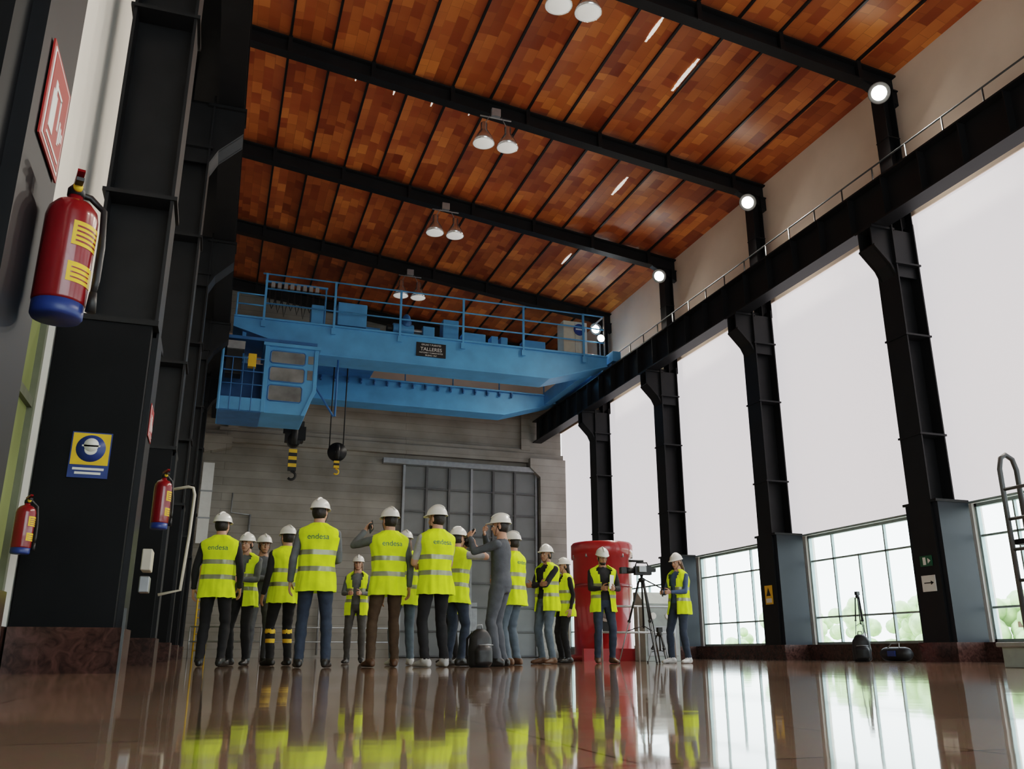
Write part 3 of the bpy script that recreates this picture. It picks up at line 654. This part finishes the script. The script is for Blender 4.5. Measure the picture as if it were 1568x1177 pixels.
def person(x,y,face,H,shirt,pants,shoes,skin=skin1,hair=hairb,arms=('down','down'),vest=True,txt=False,opn=False,short=False,longhair=False,beard=False,lean=0,hyaw=0,hpitch=0,stance=(.12,0,.12,0),fem=False,prop=None,name='worker_in_hi_vis_vest',big=1.0,stripes=False,hips=0):
    s=H/1.79; MW=Matrix.Translation((x,y,0))@Matrix.Rotation(math.radians(face),4,'Z')@Matrix.Scale(s,4)
    U=Matrix.Translation((hips,0,.95))@Matrix.Rotation(-math.radians(lean),4,'X')@Matrix.Translation((0,0,-.95))
    sw=.168 if fem else .19; tw=(.90 if fem else 1.0)*big
    b=MB()
    T=[(.84,.13,.105,0),(.90,.165,.12,-.005),(.97,.168*(1.03 if fem else 1),.122,-.008),(1.08,.142*tw,.108*big,0),(1.18,.15*tw,.113*big,.0),(1.30,.172*tw,.12,.0),(1.38,.175*tw,.108,-.005),(1.43,.14*tw,.09,-.012),(1.47,.075,.068,-.015),(1.53,.056,.058,-.012),(1.57,.054,.056,-.005)]
    U3=U.to_3x3()
    b.loft([(U@V((0,oy,z)),U3@V((rx,0,0)),U3@V((0,ry,0))) for z,rx,ry,oy in T],shirt,28)
    for sx,k in((1,0),(-1,2)):
        hip=V((sx*.088+hips,0,.91)); ank=V((sx*stance[k],stance[k+1],.09)); kn,ank=ik(hip,ank,.425,.415,V((sx*.15,1,0)))
        def lim(p,q,rs,sq=1.):
            d=(q-p).normalized(); u=d.cross(V((0,1,0))); u=V((1,0,0)) if u.length<.1 else u.normalized(); w=d.cross(u)
            b.loft([(p.lerp(q,t),u*r,w*r*sq) for t,r in rs],shirt,16)
        lim(hip+V((0,0,.03)),kn,[(-.03,.06),(.05,.09),(.3,.088),(.65,.073),(1,.062)],1.05); b.ell(kn,(.061,.063,.065),shirt)
        lim(kn,ank+V((0,0,-.03)),[(0,.060),(.25,.064),(.6,.056),(.88,.052),(1.0,.056)],1.05)
        fd=Matrix.Rotation(-sx*math.radians(10),4,'Z')
        A=Matrix.Translation((ank.x,ank.y,0))@fd; A3=A.to_3x3()
        b.loft([(A@V((0,yy,zz)),A3@V((rx,0,0)),V((0,0,rz))) for yy,zz,rx,rz in[(-.085,.04,.022,.03),(-.07,.045,.036,.044),(-.02,.05,.039,.05),(.05,.046,.042,.046),(.11,.036,.048,.035),(.16,.03,.046,.029),(.195,.026,.032,.023),(.205,.025,.018,.015)]],shirt,16)
        b.cyl(ank+V((0,0,-.04)),ank+V((0,0,.03)),.05,shirt)
    arm=[]
    for sx,an in((1,arms[0]),(-1,arms[1])):
        wr,pole,th,grip=ARMS[an]; mir=lambda v:V((v.x*sx,v.y,v.z))
        sh=V((sx*sw,-.005,1.395)); el,w_=ik(sh,mir(wr),.285,.255,mir(pole))
        sh,el,w_=U@sh,U@el,U@w_; k=.9 if fem else 1.
        b.ell(sh,(.058*k,.058*k,.056*k),shirt)
        def lim2(p,q,rs):
            d=(q-p).normalized(); u=d.orthogonal().normalized(); w2=d.cross(u); b.loft([(p.lerp(q,t),u*r*k,w2*r*k) for t,r in rs],shirt,14)
        lim2(sh,el,[(0,.054),(.3,.054),(.7,.047),(1,.043)]); b.ell(el,(.043*k,)*3,shirt)
        f=.82 if short else 1.0
        lim2(el,w_,[(0,.043*f),(.3,.045*f),(.75,.036*f),(1.0,.031*f if short else .035)])
        arm.append((sh,el,w_,sx,mir(th),grip))
    vs,ns,fs=remesh(b,.0125,4)
    for i in range(len(vs)):
        p=vs[i]; z=p[2]
        if z>.1 and z<1.45:
            q=V((p[0]*9+x*3,p[1]*9+y,z*(16 if z<.9 else 13)))
            amp=.007 if z<.9 else .005
            if z<.25 or .42<z<.58: amp=.010
            vs[i]=p+ns[i]*amp*noise.noise(q)
    vs[:,2]=np.maximum(vs[:,2],0.001)
    fc=np.array([vs[list(f)].mean(axis=0) for f in fs])
    def dseg(a,c):
        a=np.array(a);c=np.array(c);d=c-a; t=np.clip(((fc-a)@d)/(d@d),0,1); return np.linalg.norm(fc-(a+t[:,None]*d),axis=1),t
    isarm=np.zeros(len(fc),bool); isfore=np.zeros(len(fc),bool)
    for sh,el,w_,sx,th,gr in arm:
        d1,t1=dseg(sh,el); d2,t2=dseg(el,w_); ok=(d1<.07)|(d2<.058); isarm|=ok; isfore|=(d2<.06)&((d2<d1)|(t1>.6)&(d1<.06))
    mats=[]
    for i,c in enumerate(fc):
        if isarm[i] and not(c[2]<.8): mats.append(skin if (short and isfore[i]) else shirt)
        elif c[2]<.088: mats.append(shoes)
        elif c[2]<.955:
            mats.append(yel if (stripes and (.28<c[2]<.33 or .40<c[2]<.45)) else pants)
        elif c[2]>1.475 and abs(c[0])<.11: mats.append(skin)
        else: mats.append(shirt)
    P=MB(); P.add([V(v) for v in vs],fs,mats,True,MW)
    for sh,el,w_,sx,th,gr in arm:
        d=(w_-el).normalized(); t=(th-d*th.dot(d)).normalized(); pal=(d.cross(t))*(-sx)
        hv,hn,hf=HGRIP if gr else HREL; k=.88 if fem else 1.
        Mh=Matrix(((t.x*k,pal.x*k,d.x*k,w_.x),(t.y*k,pal.y*k,d.y*k,w_.y),(t.z*k,pal.z*k,d.z*k,w_.z),(0,0,0,1)))
        P.add([V(v) for v in hv],hf,skin,True,MW@Mh)
        if prop and sx==prop[1]:
            k_=prop[0]; hp=Mh
            if k_=='phone': P.box(-.075,.075,.030,.040,.045,.125,black,MW@hp)
            if k_=='paper': P.box(-.01,.20,.02,.024,-.02,.20,white,MW@hp)
            if k_=='camera': P.box(-.06,.08,.03,.085,.05,.13,black,MW@hp); P.cyl((.01,.085,.09),(.01,.15,.09),.03,black,M=MW@hp)
    MH=MW@U@Matrix.Translation((0,.012,1.63))@Matrix.Rotation(math.radians(hyaw),4,'Z')@Matrix.Rotation(math.radians(hpitch),4,'X')@Matrix.Scale(.94 if fem else 1.,4)
    P.add([V(v) for v in HEAD[0]],HEAD[2],skin,True,MH); P.add([V(v) for v in HAIR[0]],HAIR[2],hair,True,MH)
    for sx in(-1,1):
        P.ell((sx*.029,.076,.002),(.013,.010,.008),eyew,12,8,MH); P.ell((sx*.029,.084,.002),(.006,.004,.006),eyed,10,6,MH)
        P.ell((sx*.030,.083,.020),(.018,.006,.004),hair,10,6,MH)
    P.ell((0,.084,-.066),(.023,.009,.006),lips,12,6,MH)
    if beard: P.ell((0,.036,-.085),(.052,.052,.040),hair,18,10,MH)
    if longhair:
        P.loft([(V((0,yy,zz)),V((rx,0,0)),V((0,ry,0))) for zz,yy,rx,ry in[(.04,-.04,.07,.07),(-.04,-.055,.083,.06),(-.12,-.075,.088,.045),(-.2,-.085,.08,.035),(-.28,-.09,.06,.026),(-.32,-.09,.03,.015)]],hair,20,M=MH)
    hn_=28; vs=[];fs=[]
    rows=[]
    for k in range(10):
        a=k/9*math.pi/2; rows.append((math.cos(a),math.sin(a)))
    def ring(f,z,ext): 
        r=[]
        for i in range(hn_):
            t=2*math.pi*i/hn_; fr=max(0,math.cos(t))
            r.append(V((f*(.103+ext*.35)*math.sin(t),-.008+f*.128*math.cos(t)+ext*(.35+2.2*fr**2)*math.cos(t),z-ext*.35*fr)))
        return r
    rings=[ring(1,.040,.0),ring(1.0,.036,.022),ring(1.0,.044,.024),ring(1,.052,.002)]
    for c,s_ in rows[1:]: rings.append(ring(max(c,.02),.052+.108*s_,0))
    vs=[v for r in rings for v in r]
    for k in range(len(rings)-1):
        for i in range(hn_): j=(i+1)%hn_; fs.append((k*hn_+i,k*hn_+j,(k+1)*hn_+j,(k+1)*hn_+i))
    fs.append(tuple(range((len(rings)-1)*hn_,len(rings)*hn_)))
    P.add(vs,fs,helm,True,MH)
    P.tube([V((0,-.008+.131*math.cos(a),.052+.110*math.sin(a))) for a in np.linspace(.5,2.5,10)],.012,helm,8,MH)
    P.tube([(.078,.01,.05),(.074,.035,-.04),(.03,.06,-.115),(-.03,.06,-.115),(-.074,.035,-.04),(-.078,.01,.05)],.003,black,6,MH)
    if vest:
        n=56; zs=np.arange(.775,1.512,.0175); 
        kz=[.77,.85,.97,1.08,1.2,1.32,1.39,1.425,1.45,1.47,1.49,1.515]
        sx_=(sw/.19)
        krx=np.array([.212,.208,.196,.186,.190,.208,.226*sx_,.222*sx_,.200*sx_,.155,.115,.082])*(.96 if fem else 1)*(.5+.5*big)
        kry=np.array([.178,.17,.158,.148,.150,.154,.142,.128,.115,.103,.092,.082])*(.96 if fem else 1)*big
        vs=[];mt=[];fs=[]
        for a,z in enumerate(zs):
            rx=np.interp(z,kz,krx); ry=np.interp(z,kz,kry)
            for i in range(n):
                t=2*math.pi*i/n; sn,cs=math.sin(t),math.cos(t); pw=2/2.35
                fold=.022*noise.noise(V((sn*2.2+x*5,cs*2.2+y*3,z*7.)))*(1 if z<1.36 else .3)+.018*noise.noise(V((sn*6+x,cs*6,z*2.+y)))*(1.2 if z<1. else .6)
                px_=(rx+fold)*math.copysign(abs(sn)**pw,sn); py_=-.006+(ry+fold)*math.copysign(abs(cs)**pw,cs)
                vs.append(U@V((px_,py_,z+.010*noise.noise(V((sn*3+x,cs*3,y)))*(z<.8))))
        for a in range(len(zs)-1):
            zc=(zs[a]+zs[a+1])/2
            gap=np.interp(zc,[.77,1.2,1.36,1.5],[.34,.26,.40,.75]) if opn else np.interp(zc,[.77,1.27,1.5],[0,0,.6])
            for i in range(n):
                t=2*math.pi*(i+.5)/n; t=min(t,2*math.pi-t)
                if t<gap: continue
                j=(i+1)%n; fs.append((a*n+i,a*n+j,(a+1)*n+j,(a+1)*n+i))
                tape=(.985<zc<1.035)or(1.165<zc<1.215)
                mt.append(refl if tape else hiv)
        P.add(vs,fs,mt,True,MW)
        if txt:
            bvh=BVHTree.FromPolygons([tuple(v) for v in vs],fs)
            out=[]
            for v in TV:
                h=bvh.ray_cast(V((v.x,-1,1.325+v.y)),V((0,1,0)))
                out.append((v.x,(h[0].y if h[0] else -.16)-.004,1.325+v.y))
            P.add(out,TF,greenink,False,MW)
    return P.build(name,fix=False)

W=person
W(.05,11.4,-12,1.83,shb,trb,shoeb,arms=('down2','down'),txt=True,hyaw=-15)
W(.40,12.5,150,1.73,shg,trb,shoeb,arms=('hold','hold'),opn=True,hair=hairb)
W(.66,13.3,190,1.82,overall,overall,shoeb,arms=('cross','cross'),vest=False,skin=skin2,name='worker_in_overalls')
W(.90,12.1,20,1.80,shb,trb,shoeb,arms=('down','down'),stripes=True)
W(1.10,10.2,-8,1.87,shg,jeans,shoeb,arms=('hold','down'),txt=True,hyaw=-20,stance=(.15,0,.13,.05))
W(2.2,14.3,165,1.68,shg,trg,shoeb,arms=('hold','hold'),opn=True,longhair=True,hair=hairn,fem=True)
W(1.95,10.4,4,1.84,shg,trbr,shoebr,arms=('down','phone_out'),txt=True,prop=('phone',-1),hyaw=15,stance=(.13,.05,.16,0))
W(2.42,11.7,5,1.76,shw,jeansl,shoew,arms=('down','down'),txt=True,longhair=True,hair=hairn,fem=True)
W(2.48,10.2,15,1.86,shw,trb,shoew,arms=('hold','hold'),txt=True,beard=True,hyaw=25,short=True,stance=(.16,.04,.10,0))
W(2.99,11.2,-60,1.76,shw,jeans,shoeb,arms=('camera','camera'),short=True,prop=('camera',1),lean=3)
W(3.37,10.45,55,1.84,overall,overall,shoeb,arms=('camera','phone'),vest=False,hyaw=10,name='worker_in_overalls',prop=('phone',-1))
W(3.95,11.7,40,1.80,shbl,jeansl,shoebr,arms=('hold','down'),txt=True)
W(3.75,14.2,120,1.74,shb,trb,shoeb,arms=('hold','hold'))
W(4.95,13.0,110,1.80,shb,jeansl,shoebr,skin=skin2,arms=('cross','cross'),opn=True,hyaw=10)
W(5.65,14.0,95,1.72,shb,trb,shoeb,arms=('hold','down'),longhair=True,fem=True,opn=True)
W(6.02,13.25,170,1.82,shb,jeans,shoebr,skin=skin2,arms=('hold','hold'),opn=True,hpitch=-15,prop=('paper',-1),beard=True)
W(7.2,12.9,110,1.74,shbl,jeans,shoew,arms=('hold','hold'),longhair=True,hair=hairn,fem=True,hpitch=-12,prop=('phone',1),opn=True,stance=(.13,.1,.1,-.05))

# ================================================================ WORLD, LIGHT, CAMERA
w=D.worlds.new('world'); scn.world=w; w.use_nodes=True; bg=w.node_tree.nodes['Background']
nt=w.node_tree; tc=nt.nodes.new('ShaderNodeTexCoord'); gr=nt.nodes.new('ShaderNodeSeparateXYZ'); nt.links.new(tc.outputs['Generated'],gr.inputs[0])
rp=nt.nodes.new('ShaderNodeValToRGB'); rp.color_ramp.elements[0].color=(.80,.87,.88,1); rp.color_ramp.elements[1].color=(.86,.93,1,1); rp.color_ramp.elements[1].position=.5
nt.links.new(gr.outputs['Z'],rp.inputs['Fac']); nt.links.new(rp.outputs['Color'],bg.inputs['Color']); bg.inputs['Strength'].default_value=5.8
cam=D.cameras.new('cam'); co=D.objects.new('camera',cam); scn.collection.objects.link(co); scn.camera=co
cam.sensor_width=36; cam.lens=30.56; cam.clip_start=.02; cam.clip_end=300
co.location=(0,0,.15); co.rotation_euler=(math.radians(90+17.2),0,math.radians(-18.6))
